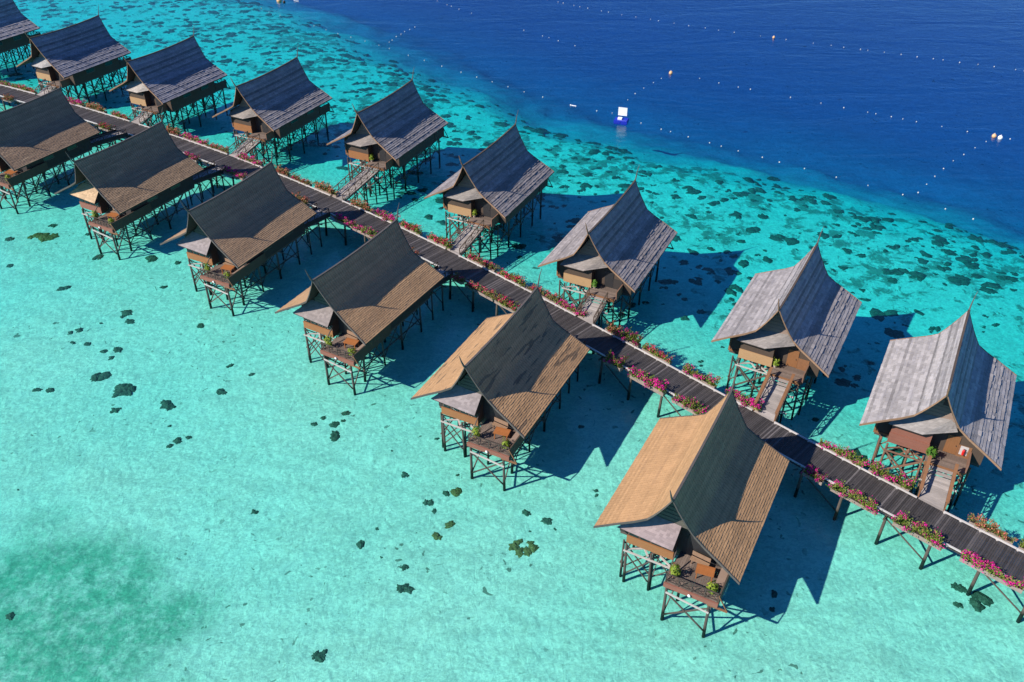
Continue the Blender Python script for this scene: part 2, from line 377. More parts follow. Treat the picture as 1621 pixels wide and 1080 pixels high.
def make_roof(course, tile, butt, jit, gapmat, seed):
    rnd = random.Random(seed); mb = MB(); mb.t = []
    nC = round(SL[-1]/course)
    for side in (-1, 1):
        # solid slab under the tiles
        for i in range(len(SL)-1):
            ta, tb = prof(SL[i]+1e-4)[3], prof(SL[i+1]-1e-4)[3]
            for k in range(6):
                u0_, u1_ = k/6, (k+1)/6
                def yy(t, u): return yedge(t, 1)*(1-u)+yedge(t, 0)*u
                q = [rp(side, SL[i]+1e-4, yy(ta,u0_), -.01), rp(side, SL[i+1]-1e-4, yy(tb,u0_), -.01), rp(side, SL[i+1]-1e-4, yy(tb,u1_), -.01), rp(side, SL[i]+1e-4, yy(ta,u1_), -.01)]
                d = Vector((0,0,-.13)); mb.hexa([p+d for p in q]+q, 1); mb.t += [1.0]*6
        for i in range(nC):
            tone = rnd.uniform(.86,1.08) if jit < .1 else (rnd.uniform(.5,.75) if rnd.random() < .16 else rnd.uniform(.82,1.12))
            s0 = SL[-1]*i/nC; s1 = SL[-1]*(i+1)/nC
            t0, t1 = prof(s0)[3], prof(s1)[3]
            f0_, r0_ = yedge(t0,1), yedge(t0,0); f1_, r1_ = yedge(t1,1), yedge(t1,0)
            n = round((r0_-f0_)/tile); offs = .5*(i % 2) if jit > .1 else .5
            cuts = [0]+[min(1, max(0, (j+offs+rnd.uniform(-jit,jit))/n)) for j in range(0 if offs else 1, n)]+[1]
            row_b = butt*((1.4 if i % 3 == 0 else .55)+rnd.uniform(-.35,.35) if jit > .1 else 1)
            for a, b in zip(cuts[:-1], cuts[1:]):
                if b-a < .004: continue
                gp = .012/ (r0_-f0_)
                a2, b2 = a+gp, b-gp; e = row_b*(1+rnd.uniform(-.5,.5)); s1j = min(SL[-1]+.02, s1+rnd.uniform(-.3,.3)*jit*course)
                ya0, yb0 = f0_+(r0_-f0_)*a2, f0_+(r0_-f0_)*b2; ya1, yb1 = f1_+(r1_-f1_)*a2, f1_+(r1_-f1_)*b2
                p = [rp(side,s0,ya0,.004), rp(side,s0,yb0,.004), rp(side,s1j,yb1,.004+e), rp(side,s1j,ya1,.004+e)]
                l0 = rp(side,s1j,yb1,-.006); l1 = rp(side,s1j,ya1,-.006)
                ring = p+[l0, l1]
                mb.t += [tone]*4
                if side > 0: mb.poly(ring, [(3,2,1,0),(4,5,3,2),(0,5,3),(1,2,4)], 0)
                else: mb.poly(ring, [(0,1,2,3),(3,2,4,5),(0,3,5),(1,4,2)], 0)
    return mb
def edge_strip(side, front, w_, h_, lift):
    mb = MB(); n = len(SL)
    for i in range(n-1):
        pts = []
        for s in (SL[i]+1e-4, SL[i+1]-1e-4):
            t = prof(s)[3]; y = yedge(t, front); sg = -1 if front else 1
            a = rp(side, s, y+sg*.005, lift); bq = rp(side, s, y+sg*w_, lift); d = Vector((0,0,-h_))
            pts.append((a+d, bq+d, bq, a))
        mb.hexa(list(pts[0])+list(pts[1]))
    return mb
def body_prof(inset, xmax, zbot, zcut=None):
    pts = []
    for s in [0]+SL[1:]:
        x, z, n, t = prof(min(s, SL[-1]-1e-3)); x2 = x-n[0]*inset*.6; z2 = z-n[1]*inset-.1+sag(0,t)
        if s == 0: x2 = 0
        pts.append((max(0,x2), z2))
    res = []
    for i, p in enumerate(pts):
        if p[0] <= xmax: res.append(p)
        else:
            q = pts[i-1]; t = (xmax-q[0])/(p[0]-q[0]); res.append((xmax, q[1]+(p[1]-q[1])*t)); break
    right = res+[(res[-1][0], zbot)]
    return right
def end_poly(y, inset, xmax, zbot):
    r = body_prof(inset, xmax, zbot); return [(x,y,z) for x, z in r]+[(-x,y,z) for x, z in reversed(r[1:])]
FLOOR = 3.5
def xbrace(mbuild, root, p00, p10, p01, p11, r, mat, rnd):
    for a, b in ((p00, p11), (p10, p01)):
        m_ = MB(); a = Vector(a)+Vector((0,0,rnd.uniform(-.15,.25))); b = Vector(b)+Vector((0,0,rnd.uniform(-.25,.1)))
        m_.bar(a, b, r, r*1.5); m_.build('brace', mat, root)
def railing(mb, p, q, h, post, bays, th_=.05):
    p = Vector(p); q = Vector(q)
    for i in range(bays+1):
        a = p.lerp(q, i/bays); mb.bar(a, a+Vector((0,0,h)), post, post)
    mb.bar(p+Vector((0,0,h)), q+Vector((0,0,h)), post*1.5, post*.7); mb.bar(p+Vector((0,0,.12)), q+Vector((0,0,.12)), th_, th_)
    for i in range(bays):
        a, b = p.lerp(q, i/bays), p.lerp(q, (i+1)/bays)
        mb.bar(a+Vector((0,0,.14)), b+Vector((0,0,h-.05)), th_*.8, th_*.8); mb.bar(b+Vector((0,0,.14)), a+Vector((0,0,h-.05)), th_*.8, th_*.8)
def facet_tiles(mb, A, B, D, E, rows, cols, butt, rnd):
    """shingle courses on a sloping quad, A-B lower edge, E-D upper edge"""
    A, B, D, E = map(Vector, (A,B,D,E)); nrm = (B-A).cross(E-A).normalized()
    if nrm.z < 0: nrm = -nrm
    for i in range(rows):
        t0, t1 = i/rows, (i+1)/rows
        for j in range(cols):
            o = .5*(i % 2); u0_ = max(0, (j-o)/cols); u1_ = min(1, (j+1-o)/cols)
            if j == cols-1: u1_ = 1
            lo = lambda u, t: (A.lerp(B,u)).lerp(E.lerp(D,u), t)
            e = butt*(1+rnd.uniform(-.4,.4))
            p = [lo(u0_,t0)+nrm*e, lo(u1_,t0)+nrm*e, lo(u1_,t1)+nrm*.003, lo(u0_,t1)+nrm*.003, lo(u0_,t0), lo(u1_,t0)]
            mb.poly(p, [(0,1,2,3),(4,5,1,0),(4,0,3),(5,2,1)], 0)
    d = Vector((0,0,-.08)); q = [A,B,D,E]; q = [p-nrm*.07 for p in q]; mb.hexa([p+d for p in q]+q, 1)

def make_hut(name, kind):
    rnd = random.Random(11 if kind == 'tan' else 23)
    near_row = kind == 'tan'
    root = empty(name, (0,0,0))
    if near_row: roof = make_roof(.175, .27, .024, .0, 0, 3).build('roof', [M['tan'], M['under']], root, fix=False)
    else: roof = make_roof(.27, .46, .045, .20, 0, 5).build('roof', [M['grey'], M['under']], root, fix=False)
    for front in (1, 0):
        for side in (-1, 1):
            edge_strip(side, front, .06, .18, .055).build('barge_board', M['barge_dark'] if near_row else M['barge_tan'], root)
    mb = MB(); n = 8
    for i in range(n):
        y0, y1 = -6.2+12.4*i/n, -6.2+12.4*(i+1)/n
        mb.bar((0,y0,ZA+.03+sag(y0,0)), (0,y1,ZA+.03+sag(y1,0)), .16, .12)
    mb.build('ridge_cap', M['barge_dark'] if near_row else M['rail_grey'], roof)
    mb = MB(); mb.tube([(0,-6.1,ZA-.1),(-.02,-6.32,ZA+.25),(-.05,-6.55,ZA+.75),(-.12,-6.72,ZA+1.35)], [.085,.08,.06,.025], 6)
    mb.build('finial', M['barge_dark'] if near_row else M['barge_tan'], root)
    mb = MB(); mb.tube([(0,6.1,ZA-.1),(.02,6.3,ZA+.4),(.06,6.4,ZA+1.0),(.15,6.6,ZA+1.65)], [.075,.06,.04,.015], 6)
    mb.build('finial', M['barge_dark'], root)
    # body
    yf = -3.95; yr = 4.6 if not near_row else 5.4
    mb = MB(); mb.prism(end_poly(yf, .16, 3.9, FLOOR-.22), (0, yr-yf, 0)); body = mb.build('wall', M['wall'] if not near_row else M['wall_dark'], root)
    for yg, d in ((-4.45, -.12), (5.0, .12)):
        r = body_prof(.16, 1.7, 6.35); pl = [(x,yg,z) for x, z in r]+[(-x,yg,z) for x, z in reversed(r[1:])]
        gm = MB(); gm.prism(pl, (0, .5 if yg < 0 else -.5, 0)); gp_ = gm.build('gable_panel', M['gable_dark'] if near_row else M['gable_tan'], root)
        for k in range(9):
            z = 6.5+k*.33; xw = max(.1, min(1.6, (9.75-z)*.5))
            if k == 0: sm = MB()
            sm.box(-xw, xw, yg-.03 if yg < 0 else yg+.004, yg-.004 if yg < 0 else yg+.03, z, z+.045)
        sm.build('batten', M['gable_dark'] if near_row else M['gable_tan'], gp_)
        vm = MB(); vm.box(.05, .55, yg-.035 if yg < 0 else yg+.004, yg-.004 if yg < 0 else yg+.035, 8.05, 8.55) ; vm.build('vent', M['black'], gp_)
    for y0 in (-1.6, 1.9):      # side windows
        for sx in (-1, 1):
            wm = MB(); x0 = sx*3.9
            for (a,b,c,d) in ((y0,y0+1.5,4.2,4.28),(y0,y0+1.5,5.12,5.2),(y0,y0+.08,4.28,5.12),(y0+1.42,y0+1.5,4.28,5.12)):
                wm.box(min(x0,x0+sx*.06), max(x0,x0+sx*.06), a, b, c, d)
            fr_ = wm.build('window', M['barge_dark'], root)
            pm = MB(); pm.box(min(x0+sx*.004,x0+sx*.03), max(x0+sx*.004,x0+sx*.03), y0+.08, y0+1.42, 4.28, 5.12); pm.build('pane', M['glass'], fr_)
    # side room under the awning
    X0, X1 = (-3.0, .25) if near_row else (-2.75, .1)
    mb = MB(); mb.prism([(X0,-4.85,FLOOR-.02),(X0,-4.85,5.1 if near_row else 5.35),(X0,yf+.01,5.75),(X0,yf+.01,FLOOR-.02)], (X1-X0,0,0)); mb.build('side_room', M['wall'], root)
    fm = MB(); fm.box(X0-.04, X1+.04, -4.94, -4.855, FLOOR+.03, FLOOR+.72 if near_row else FLOOR+.95)
    fm.build('front_panel', M['panel_orange'] if near_row else M['panel_tan'], root)
    if near_row:
        for k in range(4):
            fm = MB(); fm.box(X0+.12+k*.8, X0+.72+k*.8, -4.90, -4.853, FLOOR+.8, FLOOR+1.4); fm.build('window', M['glass'], root)
    else:
        cm = MB(); x = -3.9          # brown corner frame of the main room
        cm.box(x-.05, X0-.05, yf-.07, yf-.005, FLOOR-.2, FLOOR-.02); cm.box(x-.05, x+.1, yf-.07, yf-.005, FLOOR-.02, 5.4); cm.build('corner_frame', M['rail'], root)
    # awning
    mb = MB()
    if near_row:
        facet_tiles(mb, (-3.6,-5.5,5.3), (.32,-5.5,5.05), (.42,-4.46,6.42), (-2.0,-4.46,6.62), 9, 13, .02, rnd)
        mb2 = MB(); mb2.prism([(.34,-5.5,4.97),(.44,-4.46,6.33),(.44,-4.2,5.7),(.34,-4.95,4.97)], (-.05,0,0)); mb2.build('awning_side', M['wall_dark'], root)
    else:
        facet_tiles(mb, (-3.1,-5.3,5.5), (-.6,-5.35,5.5), (.95,-4.46,6.95), (-2.3,-4.46,6.6), 8, 11, .02, rnd)
        facet_tiles(mb, (-.6,-5.35,5.51), (1.62,-4.55,6.1), (1.25,-4.46,6.75), (.95,-4.46,6.96), 5, 8, .02, rnd)
    aw = mb.build('awning', [M['awn'], M['under']], root, fix=False)
    # floor and verandas
    mb = MB(); mb.box(-3.85, 3.85, yf+.02, yr, FLOOR-.45, FLOOR-.23); mb.build('floor_frame', M['stilt'], root)
    def planks(name, x0, x1, y0, y1, along, mat, z=FLOOR):
        pm = MB()
        if along == 'y':
            k = x0
            while k < x1-.05: pm.box(k, min(x1,k+.145), y0, y1, z-.05, z); k += .155
        else:
            k = y0
            while k < y1-.05: pm.box(x0, x1, k, min(y1,k+.145), z-.05, z); k += .155
        return pm.build(name, mat, root)
    stilts = [(x,y) for x in (-3.3,-1.1,1.1,3.3) for y in (-4.6,-1.9,1.1,4.3)]
    if near_row:
        planks('deck', .5, 4.0, -6.85, yf-.01, 'y', M['veranda'])
        sk = MB(); sk.box(.42, 4.08, -6.98, -6.86, FLOOR-.36, FLOOR+.02); sk.box(.42,.5,-6.86,-4.95,FLOOR-.3,FLOOR-.06); sk.build('skirt', M['panel_red'], root)
        rm_ = MB(); railing(rm_, (.5,-6.8,FLOOR), (4.0,-6.8,FLOOR), .78, .06, 4, .035); rm_.bar((.5,-6.8,FLOOR),(.5,-5.0,FLOOR+1.5),.07,.07); rm_.build('railing', M['rail_dark'], root)
        pm = MB(); pm.box(4.0, 4.1, -6.86, -1.4, FLOOR-.35, FLOOR+.72); pm.build('parapet', M['wall'], root)
        pm = MB(); pm.box(3.45, 3.995, -5.9, -1.5, FLOOR+.30, FLOOR+.40); pm.box(3.52, 3.6, -5.8, -1.6, FLOOR, FLOOR+.295); pm.build('seat_ledge', M['gable_tan'], root)
        em = MB(); em.bar((3.4,-6.92,FLOOR-.42),(4.75,-6.92,FLOOR-.42),.1,.12); em.bar((4.05,-6.9,FLOOR+.7),(4.7,-6.92,FLOOR-.36),.07,.07); em.build('outrigger_beam', M['rail'], root)
        lm = MB(); lm.tube([(2.2,-7.06,FLOOR-.12),(2.2,-7.12,FLOOR-.12)], .1, 10); lm.build('lamp', M['white'], root)
        om = MB(); om.box(.9, 2.9, yf-.03, yf-.004, FLOOR, FLOOR+1.9); om.build('doorway', M['black'], root)  # black slab painted in place of the shaded interior
        stilts += [(.62,-6.75),(3.5,-6.75),(-3.0,-4.88),(-1.2,-4.88)]
    else:
        planks('deck', .12, 2.95, -5.75, yf-.01, 'x', M['veranda'])
        sk = MB(); sk.box(.12, 2.95, -5.84, -5.76, FLOOR-.3, FLOOR+.01); sk.build('skirt', M['rail'], root)
        dm = MB(); dm.box(1.15, 2.05, yf-.05, yf-.004, FLOOR+.05, FLOOR+1.75); dr = dm.build('door', M['door'], root)
        hm = MB(); hm.tube([(1.9,yf-.1,FLOOR+.9),(1.9,yf-.055,FLOOR+.9)], .04, 8); hm.build('handle', M['black'], dr)
        fm = MB(); fm.box(2.06, 3.0, yf-.04, yf-.004, FLOOR, FLOOR+1.1); fm.build('entry_panel', M['rail'], root)
        sm = MB(); sm.box(2.95, 3.05, -5.6, yf-.01, FLOOR-.3, FLOOR+.75); sm.build('parapet', M['stilt_brown'], root)
        planks('deck', -3.85, 3.85, yr+.01, 6.75, 'y', M['veranda'])
        pm = MB(); pm.box(3.85, 3.95, yr+.01, 6.9, FLOOR-.35, FLOOR+.75); pm.build('parapet', M['wall'], root)
        pm = MB(); pm.box(-3.95,-3.85, yr+.01, 6.9, FLOOR-.35, FLOOR+.75); pm.build('parapet', M['wall'], root)
        rm_ = MB(); railing(rm_, (-3.85,6.8,FLOOR), (3.85,6.8,FLOOR), .78, .07, 10); rm_.build('railing', M['rail_dark'], root)
        em = MB(); em.bar((3.3,6.75,FLOOR-.42),(4.7,6.75,FLOOR-.42),.1,.12); em.bar((3.95,6.78,FLOOR+.7),(4.6,6.75,FLOOR-.36),.07,.07); em.build('outrigger_beam', M['rail_dark'], root)
        stilts += [(-3.3,6.6),(-1.1,6.6),(1.1,6.6),(3.3,6.6),(-2.68,-4.82),(0.0,-4.9),(.3,-5.7),(2.8,-5.7)]
    for x, y in stilts:
        sm = MB(); dx, dy = rnd.uniform(-.12,.12), rnd.uniform(-.12,.12); rr = rnd.uniform(.075,.105)
        sm.tube([(x+dx,y+dy,BED-(.3 if near_row else 1.4)),(x+dx*.5,y+dy*.5,1.6),(x,y,FLOOR-.24)], [rr*1.2,rr,rr*.95], 8)
        sm.build('stilt', M['stilt'], root)
    ys_ = (-4.6,-1.9,1.1,4.3)+((6.6,) if not near_row else ()); xs_ = (-3.3,-1.1,1.1,3.3)
    for x in xs_:
        for a, b in zip(ys_[:-1], ys_[1:]):
            xbrace(None, root, (x+.06,a,.35),(x+.06,b,.35),(x+.06,a,3.1),(x+.06,b,3.1), .055, M['stilt'], rnd)
    for y in ys_:
        for a, b in zip(xs_[:-1], xs_[1:]):
            xbrace(None, root, (a,y+.06,.35),(b,y+.06,.35),(a,y+.06,3.1),(b,y+.06,3.1), .055, M['stilt'], rnd)
    for x in (-3.3,3.3):
        bm = MB(); bm.bar((x-.09,-4.7,1.0),(x-.09,4.6,1.0),.07,.1); bm.build('tie_beam', M['stilt'], root)
    # pale beams under the side room
    y = -4.98; zz = 2.72
    for p, q in (((X0-.15,y,zz),(X1+.25,y,zz)), ((X0,y+.1,zz+.09),(X1,-3.1,zz+.09)), ((X0,-3.1,zz+.02),(X1,y+.1,zz+.02)), ((X0-.1,-3.0,zz),(X1+.2,-3.0,zz)), ((X0+1.6,y+.1,zz+.16),(X0+.1,-3.1,zz+.16)), ((X0+1.6,y+.1,zz-.07),(X1,-3.6,zz-.07))):
        bm = MB(); bm.bar(p, q, .13, .07); bm.build('beam', M['pale'], root)
    if near_row:
        bm = MB(); bm.bar((.62,-6.86,2.55),(3.6,-6.86,2.2),.06,.14); bm.build('beam', M['pale'], root)
        xbrace(None, root, (.62,-6.83,.2),(3.5,-6.83,.2),(.62,-6.83,2.6),(3.5,-6.83,2.6), .07, M['stilt'], rnd)
        xbrace(None, root, (3.56,-6.75,.2),(3.4,-4.6,.2),(3.56,-6.75,3.0),(3.4,-4.6,3.0), .07, M['stilt'], rnd)
        xbrace(None, root, (.62,-6.75,.2),(1.1,-4.6,.2),(.62,-6.75,3.0),(1.1,-4.6,3.0), .07, M['stilt'], rnd)
        xbrace(None, root, (-3.0,-4.92,.2),(-1.2,-4.92,.2),(-3.0,-4.92,2.6),(-1.2,-4.92,2.6), .06, M['stilt'], rnd)
    else:
        xbrace(None, root, (-2.68,-4.9,.3),(0,-4.96,.3),(-2.68,-4.9,2.6),(0,-4.96,2.6), .09, M['stilt'], rnd)
        xbrace(None, root, (.3,-5.76,.3),(2.8,-5.76,.3),(.3,-5.76,3.0),(2.8,-5.76,3.0), .08, M['stilt'], rnd)
    return root

TANHUTS = [('L1',12.86,44.65,-27.9),('L2',-.68,58.1,-26.9),('L3',-13.89,69.82,-28.8),('L4',-28.18,82.2,-26.5),('L5',-43.27,93.02,-27.9),('L6',-59.24,103.5,-27.5)]
GREYHUTS = [('R8',33.94,55.0,-28.8),('R7',24.56,65.73,-29.2),('R6',9.72,78.29,-26.5),('R5',-2.48,92.6,-26.5),('R4',-15.61,106.81,-26.3),('R3',-31.95,115.3,-26.3),('R2',-48.62,124.27,-27.5),('R1',-65.83,133.92,-27.4),('R0',-84.93,145.86,-28.5)]
TAN_LABEL = ['largest bungalow in front, with clean light tan tiled roof, nearest the bottom edge',
 'light tan roofed bungalow with dark slanting streaks on its roof, second from the front',
 'plain tan roofed bungalow with an orange table on its veranda, third from the front',
 'fourth near row bungalow from the front, brown roof without pale streaks',
 'brown roofed bungalow with tan awning and pale tile streaks in near row',
 'brown roofed bungalow cut off by the left edge with patchy faded tiles']
GREY_LABEL = ['pale grey roofed bungalow at right edge with red brown walls and a red extinguisher',
 'pale grey roofed bungalow, second from the right, with broad tan wall panel and rust handrails',
 'grey roofed bungalow third from the right in far row, behind the streaked tan roof',
 'grey roofed bungalow fourth from the right in far row, with tan wall panel',
 'grey roofed bungalow in the far row with the longest gangway, middle of the row',
 'blue grey roofed bungalow in far row, directly left of the one with the longest gangway',
 'blue grey roofed bungalow far back, third from the left edge of the far row',
 'dark blue grey bungalow second from the left in far row',
 'grey roofed bungalow cut off by the top left corner']
TAN_NICK = ['frontmost tan bungalow','second tan bungalow from front','third tan bungalow from front','fourth brown bungalow from front','tan awning brown bungalow','left edge brown bungalow']
GREY_NICK = ['rightmost grey bungalow','second grey bungalow from right','third grey bungalow from right','fourth grey bungalow from right','longest gangway grey bungalow','sixth grey bungalow from right','third grey bungalow from left','second grey bungalow from left','top left corner grey bungalow']
#            roof colour, patch tint, patch amount, awning colour
TAN_LOOK = [((.43,.25,.122),(.38,.225,.12),.35,(.26,.20,.20)), ((.43,.255,.128),(.17,.115,.07),.9,(.24,.20,.20)), ((.39,.24,.128),(.37,.24,.14),.3,(.22,.18,.17)),
            ((.34,.22,.13),(.27,.18,.115),.4,(.24,.20,.20)), ((.29,.195,.12),(.42,.28,.17),.55,(.44,.29,.17)), ((.28,.19,.125),(.34,.24,.155),.8,(.30,.22,.16))]
GREY_LOOK = [((.35,.32,.31),(.27,.25,.26),.5,(.26,.235,.225)), ((.31,.28,.275),(.26,.24,.26),.5,(.21,.185,.175)), ((.285,.25,.24),(.22,.20,.21),.5,(.22,.19,.175)), ((.26,.23,.225),(.17,.18,.19),.6,(.21,.185,.17)),
             ((.25,.23,.235),(.20,.18,.20),.5,(.21,.18,.165)), ((.25,.23,.235),(.22,.20,.21),.5,(.22,.19,.17)), ((.24,.23,.26),(.20,.19,.21),.6,(.33,.29,.26)), ((.23,.225,.26),(.20,.19,.22),.6,(.30,.28,.27)), ((.30,.28,.30),(.2,.19,.21),.6,(.3,.28,.27))]
def place_huts(proto, table, labels, looks, group):
    roots = []
    for i, (k, x, y, a) in enumerate(table):
        o = proto if i == 0 else copy_tree(proto)
        o.location = (x, y, 0); o.rotation_euler = (0, 0, R(a)); tag(o, labels[i], 'bungalow', group)
        for ch in o.children:
            b = ch.name.split('.')[0]
            if b == 'roof':
                ch.color = c4(looks[i][0]); ch['patch_tint'] = looks[i][1]; ch['patch_amount'] = looks[i][2]
                for cc in ch.children: cc.color = ch.color; cc['patch_tint'] = looks[i][1]; cc['patch_amount'] = 0.0
            elif b == 'awning':
                ch.color = c4(looks[i][3]); ch['patch_tint'] = looks[i][3]; ch['patch_amount'] = 0.0
        roots.append(o)
    return roots
tan_roots = place_huts(make_hut('stilt_bungalow', 'tan'), TANHUTS, TAN_LABEL, TAN_LOOK, 'brown roofed bungalows in the near row')
grey_roots = place_huts(make_hut('stilt_bungalow', 'grey'), GREYHUTS, GREY_LABEL, GREY_LOOK, 'grey roofed bungalows in the far row')
def own_material(root, part, mat):      # one hut whose part gets another timber or a painted shade tone
    for ch in root.children:
        if ch.name.split('.')[0] == part:
            ch.data = ch.data.copy(); ch.data.materials.clear(); ch.data.materials.append(mat)
own_material(grey_roots[0], 'front_panel', M['panel_red']); own_material(grey_roots[0], 'stilt', M['stilt_brown']); own_material(grey_roots[0], 'brace', M['stilt_brown'])
own_material(grey_roots[0], 'side_room', M['panel_red']); own_material(grey_roots[0], 'beam', M['stilt_brown'])
for gi_ in (2, 3, 4, 5, 6, 7, 8): own_material(grey_roots[gi_], 'door', M['black']); own_material(grey_roots[gi_], 'entry_panel', M['wall_dark'])  # black door and dark panel paint in the shade of a recessed entry
own_material(grey_roots[4], 'front_panel', M['panel_orange']); own_material(grey_roots[3], 'front_panel', M['panel_tan'])
own_material(grey_roots[5], 'front_panel', M['panel_orange']); own_material(tan_roots[4], 'front_panel', M['panel_red'])

def to_world(t, p):
    a = R(t[3]); return Vector((t[1]+p[0]*math.cos(a)-p[1]*math.sin(a), t[2]+p[0]*math.sin(a)+p[1]*math.cos(a), p[2]))
# ------------------------------------------------------------------ gangways
WALK = 2.6
GY = {'R0':-8.6,'R1':-8.1,'R2':-8.4,'R3':-10.2,'R4':-13.4,'R5':-11.15,'R6':-9.05,'R7':-10.45,'R8':-9.35,'L1':10.1,'L2':10.15,'L3':10.8,'L4':10.85,'L5':11.5,'L6':11.65}
def gangway(t, label, near_row, flat):
    g_ = empty('gangway', (t[1], t[2], 0), R(t[3])); tag(g_, label, 'gangway', 'gangways from the boardwalk to the bungalows')
    if near_row: x0, x1, ya, yb, xs0, xs1 = 1.2, 3.1, 5.42, GY[t[0]]+.0, 1.2, 3.1
    else: x0, x1, ya, yb = .42, 2.2, -5.86, GY[t[0]]
    sgn = 1 if near_row else -1
    # the boardwalk meets the ramp at a slant: extend each side to its own kerb crossing
    def meet(x):
        off = 0.0 if not near_row else 3.1
        y = yb-1.2*sgn
        for _ in range(60):
            p = to_world(t, (x, y, 0)); k = kerb_off(p.x, p.y)
            if (not near_row and k < .02) or (near_row and k > -3.12): break
            y += sgn*.05
        return y
    m0, m1 = meet(x0), meet(x1)
    ys_ = ya+sgn*1.0          # three steps, then the slope
    mb = MB()
    for k in range(3):
        z = FLOOR-.13*(k+1); a, b = sorted((ya+sgn*.33*k, ya+sgn*.33*(k+1)-sgn*.01)); mb.box(x0, x1, a, b, z-.06, z)
    zs = FLOOR-.42; n = max(8, int(abs(m1-ys_)/.19))
    for k in range(n):
        u, v = k/n, (k+.93)/n
        ya0, ya1 = ys_+(m0-ys_)*u, ys_+(m1-ys_)*u; yb0, yb1 = ys_+(m0-ys_)*v, ys_+(m1-ys_)*v
        za, zb = zs+(WALK+.02-zs)*u, zs+(WALK+.02-zs)*v
        q = [(x0,ya0,za),(x1,ya1,za),(x1,yb1,zb),(x0,yb0,zb)]
        mb.hexa([(p[0],p[1],p[2]-.05) for p in q]+q)
    mb.build('ramp', M['ramp'], g_)
    rm_ = M['rail'] if t[0] in ('R8','R7') else (M['rail_grey'] if not near_row else M['rail_dark'])
    for x, mm in ((x0-.05, m0), (x1+.05, m1)):
        rb = MB(); p = Vector((x, ya+sgn*.1, FLOOR-.05)); q = Vector((x, mm-sgn*.1, WALK)); bays = max(3, round((q-p).length/1.35))
        if t[0] in ('R8','R7'):
            railing(rb, p, q, .82, .09, bays, .05); rb.bar(p+Vector((0,0,.86)), q+Vector((0,0,.86)), .24, .06)
        else: railing(rb, p, q, .82, .07, bays, .045)
        rb.build('railing', rm_, g_)
        st_ = MB(); st_.bar((x, ya, FLOOR-.32), (x, mm, WALK-.18), .09, .2); st_.build('stringer', M['stilt'], g_)
        if near_row:
            st_ = MB(); st_.bar((x+.06*(1 if x > 2 else -1), ya, FLOOR-.02), (x+.06*(1 if x > 2 else -1), mm, WALK+.12), .03, .42); st_.build('side_board', M['wall_dark'], g_)
    k = 0; y = ya+sgn*1.2
    while abs(y-ya) < abs(yb-ya)-.6:
        u = abs(y-ya)/abs(yb-ya); z = FLOOR-.4+(WALK-FLOOR)*u
        cb = MB(); cb.bar((x0-.35,y,z-.1),(x1+.6,y,z-.1),.12,.1); cb.build('cross_beam', M['pale'] if not near_row else M['stilt'], g_)
        for x in (x0, x1):
            pm = MB(); pm.tube([(x,y+.1,BED-(.3 if near_row else 1.2)),(x,y+.1,z-.05)], .08, 7); pm.build('post', M['stilt'] if t[0] != 'R8' else M['stilt_brown'], g_)
        bm = MB(); bm.bar((x0,y+.18,.4),(x1,y+.18,z-.3),.06,.08); bm.build('brace', M['stilt'], g_)
        bm = MB(); bm.bar((x1,y+.02,.4),(x0,y+.02,z-.3),.06,.08); bm.build('brace', M['stilt'], g_)
        y += sgn*1.9
    s0 = to_world(t, (x0, m0, 0)); s1 = to_world(t, (x1, m1, 0)); return s0, s1
gaps_far = []; gaps_near = []
for i, t in enumerate(GREYHUTS):
    gaps_far.append(gangway(t, 'sloping plank gangway with cross braced rails to '+GREY_NICK[i], False, False))
for i, t in enumerate(TANHUTS):
    gaps_near.append(gangway(t, 'shaded plank gangway behind the '+TAN_NICK[i], True, True))

# ------------------------------------------------------------------ boardwalk
bw = empty('boardwalk', kerb_at(75, 1.55, 0)[0]); tag(bw, 'long dark planked boardwalk on posts with white kerbs between the two rows of bungalows', 'boardwalk')
def bput(mb, name, mat):
    o = mb.build(name, mat, bw); o.matrix_parent_inverse = Matrix.Translation(-bw.location); return o
S0, S1, WID = -9.0, 156.0, 3.1
mb = MB(); s = S0; rnd = random.Random(4)
while s < S1:
    w_ = .135; a, d, n = kerb_at(s, -.02, WALK); b = kerb_at(s, WID+.02, WALK)[0]; a2 = kerb_at(s+w_, -.02, WALK)[0]; b2 = kerb_at(s+w_, WID+.02, WALK)[0]
    j = Vector((0,0,rnd.uniform(-.008,.008))); dn = Vector((0,0,-.06))
    mb.hexa([a+j+dn, b+j+dn, b2+j+dn, a2+j+dn, a+j, b+j, b2+j, a2+j]); s += .152
bput(mb, 'deck', M['deck_dark'])
def s_of(p, off):
    best = (1e9, 0); s = S0
    while s < S1:
        q = kerb_at(s, off)[0]; d = (q.x-p.x)**2+(q.y-p.y)**2
        if d < best[0]: best = (d, s)
        s += .1
    return best[1]
def kerb_line(off, gaps):
    iv = sorted(tuple(sorted((s_of(a, off), s_of(b, off)))) for a, b in gaps)
    s = S0; segs = []
    for a, b in iv:
        if a-.08 > s: segs.append((s, a-.08))
        s = b+.08
    segs.append((s, S1))
    for a, b in segs:
        mb = MB(); n = max(1, int((b-a)/2.4))
        for k in range(n):
            u, v = a+(b-a)*k/n, a+(b-a)*(k+1)/n-.015
            p, q = kerb_at(u, off, WALK+.13)[0], kerb_at(v, off, WALK+.13)[0]
            mb.bar(p, q, .12, .09); 
            for e in (u+.1, (u+v)/2): 
                c = kerb_at(e, off, WALK)[0]; mb.bar(c, c+Vector((0,0,.065)), .16, .16)
        bput(mb, 'kerb', M['kerb'])
    return iv
far_iv = kerb_line(.08, gaps_far); near_iv = kerb_line(WID-.08, gaps_near)
for off in (.35, WID/2, WID-.35):
    mb = MB(); s = S0
    while s < S1-.1:
        e = min(S1, s+4); mb.bar(kerb_at(s,off,WALK-.16)[0], kerb_at(e,off,WALK-.16)[0], .1, .18); s = e
    bput(mb, 'joist', M['stilt'])
s = S0+2; k = 0
